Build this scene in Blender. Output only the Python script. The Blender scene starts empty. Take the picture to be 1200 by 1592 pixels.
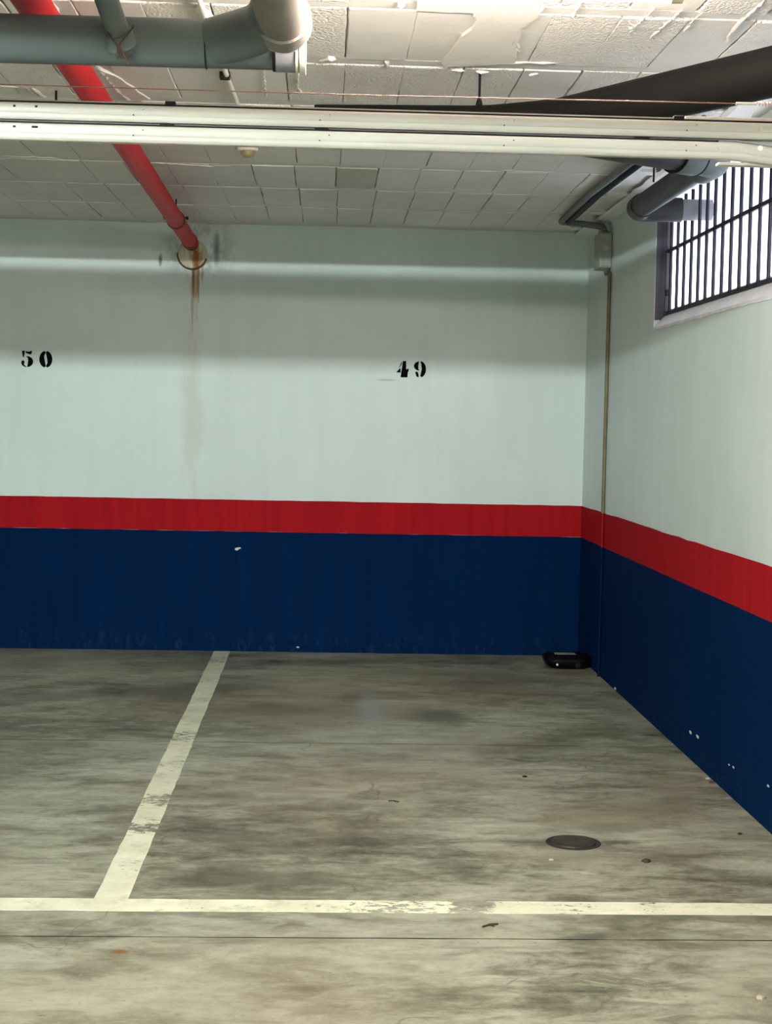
import bpy, bmesh, math, random
from mathutils import Vector, Matrix
random.seed(7)
C = bpy.context.scene.collection
sc = bpy.context.scene

# ------------------------------------------------------------------ camera
F, PITCH, YAW, ROLL, CAMH = 2402.36, 0.0569, 0.0410, 0.0199, 1.5
def ray(px, py):
    u, v = px-600, py-796
    c, s = math.cos(ROLL), math.sin(ROLL)
    ix = (u*c+v*s)/F; up = -(-u*s+v*c)/F
    y = math.cos(PITCH)+up*math.sin(PITCH); z = -math.sin(PITCH)+up*math.cos(PITCH)
    return Vector((ix*math.cos(YAW)+y*math.sin(YAW), -ix*math.sin(YAW)+y*math.cos(YAW), z))
def at(px, py, axis, val):
    """world point seen at a pixel on the plane axis = val"""
    r = ray(px, py)
    k = (val-(CAMH if axis == 2 else 0))/r[axis]
    return Vector((r.x*k, r.y*k, r.z*k+CAMH))
fw = ray(600, 796); rt = (ray(1600, 796)-fw).normalized(); up_ = (ray(600, -204)-fw).normalized()
cam = bpy.data.cameras.new('camera'); co = bpy.data.objects.new('camera', cam); C.objects.link(co)
co.matrix_world = Matrix(((rt.x, up_.x, -fw.x, 0), (rt.y, up_.y, -fw.y, 0), (rt.z, up_.z, -fw.z, CAMH), (0, 0, 0, 1)))
cam.sensor_fit = 'HORIZONTAL'; cam.sensor_width = 36; cam.lens = 36*F/1200; cam.clip_start = .05
sc.camera = co
# ------------------------------------------------------------------ light
TUBE_M, TUBE_C = 6600., 800.
COL_M, COL_C = (.86, 1.0, .98), (1.0, .86, .76)
w = bpy.data.worlds.new('world'); sc.world = w; w.use_nodes = True
w.node_tree.nodes['Background'].inputs[0].default_value = (.80, .86, 1.0, 1)
w.node_tree.nodes['Background'].inputs[1].default_value = 6.5
sc.view_settings.view_transform = 'Standard'; sc.view_settings.look = 'None'
sc.view_settings.exposure = 0.0; sc.view_settings.gamma = 1; sc.view_settings.use_curve_mapping = False

D, XR, ZC = 10.048, 1.6963, 2.743
XL, YF = -6.5, -5.5

# ------------------------------------------------------------------ materials
def srgb(r, g, b):
    f = lambda c: (c/255/12.92) if c <= 10.3 else ((c/255+.055)/1.055)**2.4
    return (f(r), f(g), f(b), 1)
class NT:
    def __init__(s, name):
        s.m = bpy.data.materials.new(name); s.m.use_nodes = True; s.t = s.m.node_tree; s.b = s.t.nodes['Principled BSDF']
        s.pos = s.t.nodes.new('ShaderNodeNewGeometry').outputs['Position']
    def n(s, k): return s.t.nodes.new(k)
    def put(s, inp, v):
        if hasattr(v, 'is_linked') or hasattr(v, 'links'): s.t.links.new(v, inp)
        else: inp.default_value = v
    def math(s, op, a, b=0., c=None, clamp=False):
        n = s.n('ShaderNodeMath'); n.operation = op; n.use_clamp = clamp
        s.put(n.inputs[0], a); s.put(n.inputs[1], b)
        if c is not None: s.put(n.inputs[2], c)
        return n.outputs[0]
    def scale(s, v, sx, sy, sz, off=(0, 0, 0)):
        n = s.n('ShaderNodeMapping'); s.put(n.inputs[0], v); n.inputs[1].default_value = off; n.inputs[3].default_value = (sx, sy, sz)
        return n.outputs[0]
    def noise(s, sc_=5, det=4, rough=.55, vec=None, dist=0.):
        n = s.n('ShaderNodeTexNoise'); s.put(n.inputs['Vector'], vec or s.pos)
        n.inputs['Scale'].default_value = sc_; n.inputs['Detail'].default_value = det; n.inputs['Roughness'].default_value = rough
        n.inputs['Distortion'].default_value = dist
        return n.outputs['Fac']
    def ramp(s, f, stops):
        n = s.n('ShaderNodeValToRGB'); s.put(n.inputs[0], f); e = n.color_ramp.elements
        while len(e) < len(stops): e.new(.5)
        for q, (p, c) in zip(e, stops):
            q.position = p; q.color = c if not isinstance(c, (int, float)) else (c, c, c, 1)
        return n.outputs[0]
    def mix(s, f, a, b, mode='MIX'):
        n = s.n('ShaderNodeMix'); n.data_type = 'RGBA'; n.blend_type = mode
        s.put(n.inputs[0], f); s.put(n.inputs[6], a); s.put(n.inputs[7], b)
        return n.outputs[2]
    def map(s, v, a, b, c, d, smooth=True):
        n = s.n('ShaderNodeMapRange'); n.interpolation_type = 'SMOOTHSTEP' if smooth else 'LINEAR'
        s.put(n.inputs[0], v)
        for i, x in enumerate((a, b, c, d)): n.inputs[i+1].default_value = x
        return n.outputs[0]
    def blob(s, c, r, warp=None, lo=.4, hi=1.):
        """1 inside an ellipsoid of centre c and radii r, 0 outside, ragged by warp"""
        n = s.n('ShaderNodeVectorMath'); n.operation = 'SUBTRACT'; s.put(n.inputs[0], s.pos); n.inputs[1].default_value = c
        k = s.n('ShaderNodeVectorMath'); k.operation = 'DIVIDE'; s.put(k.inputs[0], n.outputs[0]); k.inputs[1].default_value = r
        l = s.n('ShaderNodeVectorMath'); l.operation = 'LENGTH'; s.put(l.inputs[0], k.outputs[0])
        v = l.outputs['Value']
        if warp is not None: v = s.math('ADD', v, s.math('MULTIPLY', s.math('SUBTRACT', warp, .5), 1.6))
        return s.map(v, lo, hi, 1, 0)
    def bump(s, h, strength=.3, dist=.01):
        n = s.n('ShaderNodeBump'); n.inputs['Strength'].default_value = strength; n.inputs['Distance'].default_value = dist
        s.put(n.inputs['Height'], h); s.t.links.new(n.outputs[0], s.b.inputs['Normal'])
    def done(s, col, rough=.6, metal=0., spec=None):
        s.put(s.b.inputs['Base Color'], col); s.put(s.b.inputs['Roughness'], rough); s.b.inputs['Metallic'].default_value = metal
        if spec is not None: s.b.inputs['Specular IOR Level'].default_value = spec
        return s.m

def simple(name, col, rough=.5, metal=0., var=.12, sc_=14, bump=0., stretch=(1, 1, 1), spec=None):
    s = NT(name); v = s.scale(s.pos, *stretch)
    f = s.noise(sc_, 5, .6, v)
    a = tuple(c*(1-var) for c in col[:3])+(1,); b = tuple(min(1, c*(1+var)) for c in col[:3])+(1,)
    c = s.ramp(f, [(.3, a), (.7, b)])
    if bump: s.bump(f, bump, .004)
    return s.done(c, rough, metal, spec)

def wall_paint(name, base, stains=False):
    s = NT(name)
    big = s.noise(.9, 4, .5); streak = s.noise(3.2, 5, .6, s.scale(s.pos, 3, 3, .25)); fine = s.noise(28, 4, .6)
    dark = tuple(c*.90 for c in base[:3])+(1,); lite = tuple(min(1, c*1.05) for c in base[:3])+(1,)
    c = s.ramp(big, [(.3, dark), (.7, lite)])
    c = s.mix(s.map(streak, .35, .7, 0, .22), c, tuple(x*.80 for x in base[:3])+(1,))
    c = s.mix(s.map(fine, .55, .8, 0, .12), c, tuple(x*.78 for x in base[:3])+(1,))
    if stains:
        wq = s.noise(9, 5, .65, s.scale(s.pos, 4, 1, .7)); w2 = s.noise(16, 5, .7, s.scale(s.pos, 1, 1, .6))
        # grimy halo round the pipe hole
        h = s.math('MULTIPLY', s.blob((-.83, D, 2.60), (.30, 1, .26), w2, .3, 1.1), s.map(w2, .42, .62, 0, .75))
        c = s.mix(h, c, srgb(92, 98, 90))
        h = s.blob((-.71, D, 2.60), (.035, 1, .17), w2, .2, .8); c = s.mix(s.math('MULTIPLY', h, .6), c, srgb(60, 62, 58))  # dark streak right of the hole: the pipe's shadow painted in
        h = s.blob((-1.07, D, 2.52), (.018, 1, .06), w2, .2, .9); c = s.mix(s.math('MULTIPLY', h, .8), c, srgb(60, 62, 58))
        # rust runs
        for (x, z, rx, rz, col, k) in ((-.845, 2.36, .040, .24, (150, 120, 62), .75), (-.858, 2.42, .013, .20, (112, 66, 20), .95), (-.825, 2.42, .011, .19, (134, 88, 32), .9), (-.80, 2.46, .014, .13, (140, 95, 45), .7), (-.85, 1.6, .09, .75, (176, 176, 158), .35), (-.86, 2.18, .010, .12, (130, 95, 50), .4)):
            h = s.math('MULTIPLY', s.blob((x, D, z), (rx, 1, rz), wq, .25, 1.), k)
            c = s.mix(h, c, srgb(*col))
        # faint scuff below the number 49
        h = s.math('MULTIPLY', s.blob((.41, D, 1.785), (.10, 1, .012), w2, .2, 1.), .35); c = s.mix(h, c, srgb(90, 90, 80))
    s.bump(s.math('ADD', s.noise(40, 4, .6), s.math('MULTIPLY', streak, 1.5)), .12, .006)
    return s.done(c, .55)
M = {}
WHITE = (.62, .69, .665, 1)
M['wall'] = wall_paint('white_wall_paint', WHITE, True)
M['wall_side'] = wall_paint('white_side_wall_paint', WHITE)
M['wall_grey'] = wall_paint('grey_wall_paint', (.09, .092, .09, 1))
def band(name, col, dirt):
    s = NT(name); st = s.noise(4, 6, .65, s.scale(s.pos, 4, 4, .3)); f = s.noise(18, 6, .7)
    c = s.ramp(st, [(.3, tuple(x*.8 for x in col[:3])+(1,)), (.72, tuple(x*1.15 for x in col[:3])+(1,))])
    c = s.mix(s.map(f, .62, .85, 0, dirt), c, srgb(96, 100, 112))
    low = s.n('ShaderNodeSeparateXYZ'); s.put(low.inputs[0], s.pos)
    g = s.math('MULTIPLY', s.map(low.outputs[2], 0, .22, 1, 0), s.map(s.noise(30, 5, .7, s.scale(s.pos, 1, 1, .4)), .5, .75, 0, .35))
    c = s.mix(s.math('MULTIPLY', g, .35), c, srgb(110, 112, 110))
    s.bump(f, .15, .004)
    return s.done(c, .7, 0, .03)
M['red'] = band('red_band_paint', srgb(160, 24, 30), .06)
M['blue'] = band('blue_dado_paint', srgb(0, 30, 68), .03)
M['chip'] = simple('chipped_plaster', srgb(205, 205, 200), .8)
M['ink'] = simple('stencil_black_paint', srgb(9, 12, 11), .8, spec=.05)

def concrete_nodes(s):
    P = s.scale(s.pos, .75, 1.15, 1)
    a = s.noise(.9, 9, .62, P, .6); b = s.noise(3.4, 8, .68, s.scale(s.pos, .7, 1.25, 1, (3, 1, 0)), .4); c_ = s.noise(17, 7, .7); f = s.noise(90, 4, .7)
    v = s.math('ADD', s.math('MULTIPLY', a, .55), s.math('ADD', s.math('MULTIPLY', b, .38), s.math('ADD', s.math('MULTIPLY', c_, .16), s.math('MULTIPLY', f, .05))))
    d_ = s.noise(9, 9, .74, s.scale(s.pos, .55, 1.2, 1), .8)
    v = s.math('ADD', v, s.math('MULTIPLY', s.math('SUBTRACT', d_, .5), .48))
    c = s.ramp(v, [(.43, srgb(76, 75, 61)), (.52, srgb(116, 116, 99)), (.59, srgb(146, 147, 130)), (.70, srgb(172, 174, 156))])
    scr = s.noise(5, 8, .75, s.scale(s.pos, .35, 3.2, 1, (5, 5, 5)), .3)
    c = s.mix(s.map(scr, .52, .68, 0, .45), c, srgb(96, 95, 80))
    c = s.mix(s.map(s.noise(48, 7, .85), .56, .68, 0, .45), c, srgb(190, 190, 172))
    c = s.mix(s.map(s.noise(34, 6, .8, s.scale(s.pos, .8, 1, 1, (2, 7, 1))), .57, .68, 0, .55), c, srgb(80, 78, 64))
    brown = s.noise(.6, 3, .5, s.scale(s.pos, 1, 1, 1, (9, 4, 2)))
    c = s.mix(s.map(brown, .45, .65, 0, .3), c, srgb(150, 132, 108))
    wp = s.noise(7, 6, .7); wp2 = s.noise(2.2, 6, .65)
    # stains that belong to the slab, plus one pale bluish streak
    for (x, y, rx, ry, col, k, ww) in (
            (.62, 7.85, .22, .30, (62, 60, 48), .65, wp2), (.30, 7.9, .9, .45, (84, 82, 68), .35, wp2), (-.62, 8.6, .5, .5, (78, 76, 62), .45, wp2),
            (-.3, 5.55, .20, .10, (80, 78, 64), .5, wp), (-.35, 6.1, .45, .12, (86, 84, 68), .45, wp), (-1.5, 8.3, .6, .25, (80, 78, 64), .4, wp2),
            (-.2, 5.0, .5, .20, (92, 90, 74), .5, wp), (1.10, 5.7, .35, .10, (78, 72, 60), .45, wp), (1.30, 5.35, .22, .22, (86, 78, 62), .4, wp),
            (.27, 8.1, .10, .75, (158, 160, 170), .45, wp), (.91, 5.47, .30, .10, (62, 56, 44), .8, wp), (1.1, 5.50, .16, .05, (62, 56, 44), .7, wp), (1.2, 5.9, .6, .35, (120, 100, 76), .4, wp2), (.9, 5.3, .5, .2, (118, 104, 84), .3, wp2), (.6, 9.3, 1.1, .3, (112, 106, 78), .35, wp2),
            (-.548, 4.302, .035, .022, (128, 82, 32), .95, wp), (-.75, 4.72, .7, .10, (100, 98, 82), .35, wp), (-.1, 4.42, .5, .05, (88, 86, 72), .4, wp),
            (1.45, 6.3, .2, .6, (92, 74, 52), .35, wp), (1.5, 9.35, .25, .2, (100, 76, 48), .45, wp2)):
        h = s.math('MULTIPLY', s.blob((x, y, 0), (rx, ry, 1), ww, .2, 1.), k)
        c = s.mix(h, c, srgb(*col))
    crumb = s.map(s.noise(26, 5, .75, s.scale(s.pos, .6, 1, 1)), .66, .70, 0, .7)
    c = s.mix(crumb, c, srgb(72, 70, 56))
    # fine wandering cracks
    wv = s.n('ShaderNodeTexVoronoi'); wv.feature = 'DISTANCE_TO_EDGE'; wv.inputs['Scale'].default_value = .8
    wo = s.n('ShaderNodeTexNoise'); wo.inputs['Scale'].default_value = 3; s.put(wo.inputs['Vector'], s.pos)
    va = s.n('ShaderNodeVectorMath'); va.operation = 'ADD'; s.put(va.inputs[0], s.pos)
    vm = s.n('ShaderNodeVectorMath'); vm.operation = 'SCALE'; s.put(vm.inputs[0], wo.outputs['Color']); vm.inputs['Scale'].default_value = .5
    s.put(va.inputs[1], vm.outputs[0]); s.put(wv.inputs['Vector'], va.outputs[0])
    cr = s.math('MULTIPLY', s.map(wv.outputs['Distance'], 0, .006, .5, 0), s.map(wp2, .5, .6, 0, 1))
    c = s.mix(cr, c, srgb(80, 78, 66))
    return c, v, c_, f
def floor_mat():
    s = NT('worn_concrete'); c, v, c_, f = concrete_nodes(s)
    s.bump(s.math('ADD', v, s.math('MULTIPLY', f, .5)), .3, .006)
    return s.done(c, s.map(v, .4, .7, .42, .62), 0, .45)
M['floor'] = floor_mat()
def line_mat(name, worn):
    s = NT(name); c, v, c_, f = concrete_nodes(s)
    paint = s.ramp(s.noise(5, 6, .6), [(.3, srgb(205, 206, 180)), (.7, srgb(232, 233, 208))])
    wr = s.noise(30, 6, .72, s.scale(s.pos, .8, 1.4, 1), .5)
    wp = s.noise(5, 5, .6)
    lvl = s.map(s.noise(3, 4, .6), .42, .75, 0, .11)
    for (x, y, rx, ry, k) in worn:
        lvl = s.math('MAXIMUM', lvl, s.math('MULTIPLY', s.blob((x, y, 0), (rx, ry, 1), wp, .25, 1.), k))
    h = s.math('SUBTRACT', s.math('ADD', wr, lvl), .66)
    mask = s.map(h, 0, .03, 0, 1)
    col = s.mix(s.map(s.noise(11, 8, .78), .48, .72, 0, .5), paint, srgb(150, 148, 128))
    return s.bump(v, .2, .004) or s.done(s.mix(mask, col, c), .6)
M['line_front'] = line_mat('worn_line_paint', [(.27, 4.73, .32, .2, .17), (.48, 4.73, .12, .2, .30), (-.3, 4.73, .2, .2, .06), (1.05, 4.73, .06, .2, .12)])
M['line_side'] = line_mat('worn_divider_paint', [(-.64, 5.62, .2, .12, .24), (-.62, 6.05, .2, .16, .2), (-.64, 5.2, .1, .1, .1), (-.64, 7.3, .2, .2, .16), (-.64, 6.7, .2, .12, .12), (-.64, 9.7, .2, .25, .15)])

def ceil_mat(name, rough_amt, col):
    s = NT(name); g = s.noise(1.4, 5, .6); f = s.noise(85, 3, .6); m = s.noise(22, 5, .65)
    lump = s.n('ShaderNodeTexVoronoi'); lump.inputs['Scale'].default_value = 95; s.put(lump.inputs['Vector'], s.pos)
    c = s.ramp(g, [(.3, tuple(x*.86 for x in col[:3])+(1,)), (.7, tuple(min(1, x*1.06) for x in col[:3])+(1,))])
    c = s.mix(s.map(s.noise(3.2, 5, .7), .55, .75, 0, .25), c, tuple(x*.6 for x in col[:3])+(1,))
    h = s.math('ADD', s.math('MULTIPLY', f, rough_amt), s.math('ADD', m, s.math('MULTIPLY', lump.outputs['Distance'], -rough_amt*.8)))
    s.bump(h, .35+.45*min(1, rough_amt), .004+.006*rough_amt)
    return s.done(c, .75)
CEIL = (.74, .715, .675, 1)
M['block_rough'] = ceil_mat('rough_block_paint', 1., CEIL)
M['block'] = ceil_mat('block_paint', .25, CEIL)
M['joist'] = ceil_mat('joist_paint', .35, tuple(c*.96 for c in CEIL[:3])+(1,))
M['plaster'] = ceil_mat('smeared_plaster', .1, tuple(c*1.04 for c in CEIL[:3])+(1,))
M['stain_block'] = ceil_mat('stained_block_paint', .3, (.55, .53, .46, 1))

M['galv'] = simple('painted_track_steel', srgb(186, 179, 171), .45, .15, .10, 9, .05, (.5, 3, 3))
M['black'] = simple('black_metal', srgb(16, 16, 16), .6, .1, spec=.2)
M['bars'] = simple('dark_iron', srgb(26, 24, 40), .5, .3)
M['frame'] = simple('dark_grey_steel', srgb(62, 60, 66), .5, .4)
def pvc(name, col):
    s = NT(name); g = s.noise(3, 6, .6, s.scale(s.pos, 1, 3, 3)); f = s.noise(30, 5, .7)
    c = s.ramp(g, [(.3, tuple(x*.8 for x in col[:3])+(1,)), (.7, tuple(x*1.15 for x in col[:3])+(1,))])
    c = s.mix(s.map(f, .6, .8, 0, .3), c, srgb(140, 138, 128))
    return s.done(c, .5, 0, .35)
M['pvc'] = pvc('grey_pvc', srgb(80, 88, 88))
M['pvc_dark'] = pvc('dusty_dark_pvc', srgb(44, 44, 46))
M['pvc_lip'] = simple('dusty_pvc_rim', srgb(176, 172, 158), .6)
def red_pipe_mat():
    s = NT('red_pipe_paint'); g = s.noise(6, 5, .6, s.scale(s.pos, 2, .6, 2))
    c = s.ramp(g, [(.3, srgb(172, 16, 28)), (.7, srgb(200, 28, 40))])
    c = s.mix(s.blob((-.87, 10.0, 2.56), (.12, .28, .09), s.noise(25, 5, .7), .3, 1.), c, srgb(92, 42, 22))
    return s.done(c, .5, 0, .2)
M['red_pipe'] = red_pipe_mat()
def foam_mat():
    s = NT('cream_filler'); g = s.noise(20, 5, .7, s.scale(s.pos, 3, 1, .5))
    c = s.ramp(g, [(.3, srgb(170, 168, 140)), (.7, srgb(205, 204, 180))])
    c = s.mix(s.blob((-.84, 9.97, 2.54), (.05, 1, .12), g, .3, 1.), c, srgb(130, 74, 22))
    s.bump(g, .4, .006); return s.done(c, .8)
M['foam'] = foam_mat()
M['dark_wire'] = simple('dark_rusty_wire', srgb(58, 34, 24), .7)
M['pvc_lilac'] = pvc('clean_lilac_pvc', srgb(118, 116, 122))
M['dusty'] = pvc('dusty_pale_pvc', srgb(108, 104, 98))
M['black_pipe'] = simple('black_brown_pipe', srgb(15, 14, 13), .65, spec=.15)
M['rust'] = simple('rust', srgb(92, 50, 22), .8)
M['cable'] = simple('rusty_cable', srgb(132, 92, 80), .5, .4)
M['ferrule'] = simple('bright_ferrule', srgb(235, 228, 220), .35, .3)
M['spring'] = simple('pinkish_spring', srgb(190, 140, 140), .45, .4)
M['tube_cable'] = simple('dark_flexible_conduit', srgb(38, 48, 56), .4)
M['tube_grey'] = simple('grey_flexible_conduit', srgb(112, 116, 116), .5)
M['box'] = simple('painted_box_plastic', srgb(150, 154, 144), .55)
M['tan'] = simple('dirty_tan_conduit', srgb(108, 102, 74), .6, 0, .2, 10)
M['white_plastic'] = simple('white_plastic', srgb(225, 222, 210), .5)
M['bulb_brown'] = simple('yellowed_plastic', srgb(150, 138, 100), .35)
M['rubber'] = simple('black_plastic', srgb(5, 5, 6), .5, spec=.15)
M['label'] = simple('pale_sticker', srgb(150, 160, 150), .6)
M['drain'] = simple('dark_drain_iron', srgb(58, 50, 46), .5, .3, .25, 40, .4)
M['drain_hole'] = simple('drain_grime', srgb(30, 26, 20), .8)
M['leaf'] = simple('dry_debris', srgb(58, 48, 34), .8)
M['crumb'] = simple('mortar_crumb', srgb(170, 160, 140), .9)
M['sill'] = simple('white_sill_plaster', srgb(226, 226, 230), .7)
M['ext'] = simple('outside_render', srgb(240, 240, 240), .8)
M['soffit'] = simple('outside_soffit', srgb(186, 180, 194), .8)
M['lamp_body'] = simple('lamp_tray_enamel', srgb(226, 226, 220), .4)
M['cap'] = simple('lamp_end_cap', srgb(190, 185, 165), .5)
def tube_mat(name, col, k):
    s = NT(name); s.b.inputs['Emission Color'].default_value = col+(1,); s.b.inputs['Emission Strength'].default_value = k
    return s.done((.9, .9, .9, 1), .3)

# ------------------------------------------------------------------ mesh helpers
def link(name, bm, mat, parent=None, loc=(0, 0, 0), smooth=False):
    me = bpy.data.meshes.new(name); bmesh.ops.recalc_face_normals(bm, faces=bm.faces[:]); bm.to_mesh(me); bm.free()
    for m in (mat if isinstance(mat, (list, tuple)) else [mat]): me.materials.append(m)
    if smooth:
        for p in me.polygons: p.use_smooth = True
        me.set_sharp_from_angle(angle=math.radians(40))
    o = bpy.data.objects.new(name, me); C.objects.link(o); o.location = loc
    if parent is not None:
        o.parent = parent
        if parent.type == 'EMPTY' or parent.location.length: o.matrix_parent_inverse = Matrix.Translation(-root_loc(parent))
    return o
def root_loc(o):
    v = Vector(o.location)
    return v
def thing(name, label, cat, loc, group=None):
    o = bpy.data.objects.new(name, None); C.objects.link(o); o.location = loc; o.empty_display_size = .05
    o['label'] = label; o['category'] = cat
    if group: o['group'] = group
    return o
def tag(o, label, cat=None, group=None):
    o['label'] = label
    if cat: o['category'] = cat
    if group: o['group'] = group
    return o
def recentre(o, p):
    """move a mesh thing's origin to p without moving its geometry"""
    p = Vector(p); o.data.transform(Matrix.Translation(-p)); o.location = p; return o
def box(bm, x0, x1, y0, y1, z0, z1, bevel=0., rot=None):
    v = [bm.verts.new(p) for p in ((x0, y0, z0), (x1, y0, z0), (x1, y1, z0), (x0, y1, z0), (x0, y0, z1), (x1, y0, z1), (x1, y1, z1), (x0, y1, z1))]
    fs = [bm.faces.new([v[i] for i in f]) for f in ((0, 3, 2, 1), (4, 5, 6, 7), (0, 1, 5, 4), (1, 2, 6, 5), (2, 3, 7, 6), (3, 0, 4, 7))]
    if bevel:
        es = list({e for f in fs for e in f.edges})
        r = bmesh.ops.bevel(bm, geom=es, offset=bevel, segments=2, profile=.5, affect='EDGES')
    if rot is not None: bmesh.ops.transform(bm, matrix=rot, verts=[q for q in bm.verts if q in set(v) or not bevel])
    return bm
def bx(*a, **k): return box(bmesh.new(), *a, **k)
def fillet(pts, R, n=8):
    pts = [Vector(p) for p in pts]; out = [pts[0]]
    for a, b, c in zip(pts, pts[1:], pts[2:]):
        u = (a-b).normalized(); v = (c-b).normalized(); ang = u.angle(v)
        t = min(R/max(math.tan(ang/2), 1e-3), (a-b).length*.49, (c-b).length*.49)
        p0 = b+u*t; p1 = b+v*t
        for i in range(n+1):
            s = i/n; out.append(p0*(1-s)**2+b*2*s*(1-s)+p1*s*s)
    out.append(pts[-1]); return out
def sweep(bm, pts, r, seg=20, cap=True, rfun=None, closed=False):
    pts = [Vector(p) for p in pts]; n = len(pts)
    up = Vector((0, 0, 1)); prev = None; rings = []
    for i, p in enumerate(pts):
        if closed: t = (pts[(i+1) % n]-pts[i-1]).normalized()
        else: t = (pts[min(i+1, n-1)]-pts[max(i-1, 0)]).normalized()
        if prev is None: a = t.orthogonal().normalized() if abs(t.z) > .9 else (up-t*up.dot(t)).normalized()
        else: a = (prev-t*prev.dot(t)).normalized()
        prev = a; b = t.cross(a); rr = rfun(i) if rfun else r
        rings.append([bm.verts.new(p+(a*math.cos(k*2*math.pi/seg)+b*math.sin(k*2*math.pi/seg))*rr) for k in range(seg)])
    for A, B in (list(zip(rings, rings[1:]))+([(rings[-1], rings[0])] if closed else [])):
        for k in range(seg): bm.faces.new((A[k], A[(k+1) % seg], B[(k+1) % seg], B[k]))
    if cap and not closed: bm.faces.new(rings[0][::-1]); bm.faces.new(rings[-1])
    return bm
def sw(pts, r, **k): return sweep(bmesh.new(), pts, r, **k)
def lathe(bm, c, axis, prof, seg=28):
    """profile of (distance along axis, radius) revolved about axis through c"""
    c = Vector(c); t = Vector(axis).normalized(); a = t.orthogonal().normalized(); b = t.cross(a); rings = []
    for d, r in prof: rings.append([bm.verts.new(c+t*d+(a*math.cos(k*2*math.pi/seg)+b*math.sin(k*2*math.pi/seg))*max(r, 1e-4)) for k in range(seg)])
    for A, B in zip(rings, rings[1:]):
        for k in range(seg): bm.faces.new((A[k], A[(k+1) % seg], B[(k+1) % seg], B[k]))
    bm.faces.new(rings[0][::-1]); bm.faces.new(rings[-1]); return bm
def lt(*a, **k): return lathe(bmesh.new(), *a, **k)
def prism(bm, pts, to3, n, h):
    """polygon pts (2-D) placed by to3 and extruded by vector n*h"""
    lo = [bm.verts.new(to3(*p)) for p in pts]; hi = [bm.verts.new(v.co+Vector(n)*h) for v in lo]
    a = bm.faces.new(lo[::-1]); b = bm.faces.new(hi); k = len(pts)
    for i in range(k): bm.faces.new((lo[i], lo[(i+1) % k], hi[(i+1) % k], hi[i]))
    bmesh.ops.triangulate(bm, faces=[a, b]); return bm

# ------------------------------------------------------------------ setting
def struct(name, bm, m): 
    o = link(name, bm, m); o['kind'] = 'structure'; return o
floor = struct('floor', bx(XL, XR+.3, YF, D+.3, -.3, -.02), M['drain_hole'])
G = .0022
for (y0, y1) in ((YF, 4.432-G), (4.432+G, 7.18-G), (7.18+G, D)):
    # slab with slightly chipped edges along the saw cuts
    bm = bmesh.new(); n = 60
    xs = [XL+(XR-XL)*i/n for i in range(n+1)]
    lo = [bm.verts.new((x, y0+(random.uniform(-.001, .003) if y0 > 0 else 0), 0)) for x in xs]
    hi = [bm.verts.new((x, y1-(random.uniform(-.001, .003) if y1 < D else 0), 0)) for x in xs]
    lo2 = [bm.verts.new((v.co.x, v.co.y, -.02)) for v in lo]; hi2 = [bm.verts.new((v.co.x, v.co.y, -.02)) for v in hi]
    for i in range(n):
        bm.faces.new((lo[i], lo[i+1], hi[i+1], hi[i])); bm.faces.new((lo[i], lo2[i], lo2[i+1], lo[i+1])); bm.faces.new((hi[i], hi[i+1], hi2[i+1], hi2[i]))
        bm.faces.new((lo2[i], hi2[i], hi2[i+1], lo2[i+1]))
    bm.faces.new((lo[0], hi[0], hi2[0], lo2[0])); bm.faces.new((lo[n], lo2[n], hi2[n], hi[n]))
    for f_ in bm.faces:
        if len({round(v.co.z, 4) for v in f_.verts}) > 1: f_.material_index = 1
    link('concrete_slab', bm, [M['floor'], M['drain_hole']], floor)
def ragged(x0, x1, y0, y1, z, h, along_x, j=.003, n=60):
    bm = bmesh.new(); a = []; b = []
    for i in range(n+1):
        s = i/n
        if along_x: a.append((x0+(x1-x0)*s, y0+random.uniform(-j, j))); b.append((x0+(x1-x0)*s, y1+random.uniform(-j, j)))
        else: a.append((x0+random.uniform(-j, j), y0+(y1-y0)*s)); b.append((x1+random.uniform(-j, j), y0+(y1-y0)*s))
    A = [bm.verts.new((*p, z+h)) for p in a]; B = [bm.verts.new((*p, z+h)) for p in b]
    A0 = [bm.verts.new((*p, z)) for p in a]; B0 = [bm.verts.new((*p, z)) for p in b]
    for i in range(n):
        bm.faces.new((A[i], A[i+1], B[i+1], B[i])); bm.faces.new((A0[i], A0[i+1], A[i+1], A[i])); bm.faces.new((B0[i], B[i], B[i+1], B0[i+1])); bm.faces.new((A0[i], B0[i], B0[i+1], A0[i+1]))
    bm.faces.new((A[0], B[0], B0[0], A0[0])); bm.faces.new((A[n], A0[n], B0[n], B[n]))
    return bm
YL0, YL1 = 4.668, 4.785
tag(link('painted_line', ragged(XL, XR, YL0, YL1, 0, .0012, True), M['line_front'], floor), 'long white line across the front of the bays, worn away right of centre')
tag(link('painted_line', ragged(-.6913, -.5855, YL1, D-.01, 0, .0011, False, .0025), M['line_side'], floor), 'white divider line running back to the wall between bays 50 and 49')

wall_back = struct('wall_back', bx(XL-.3, XR+.3, D, D+.3, -.02, 3.0), M['wall'])
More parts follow.
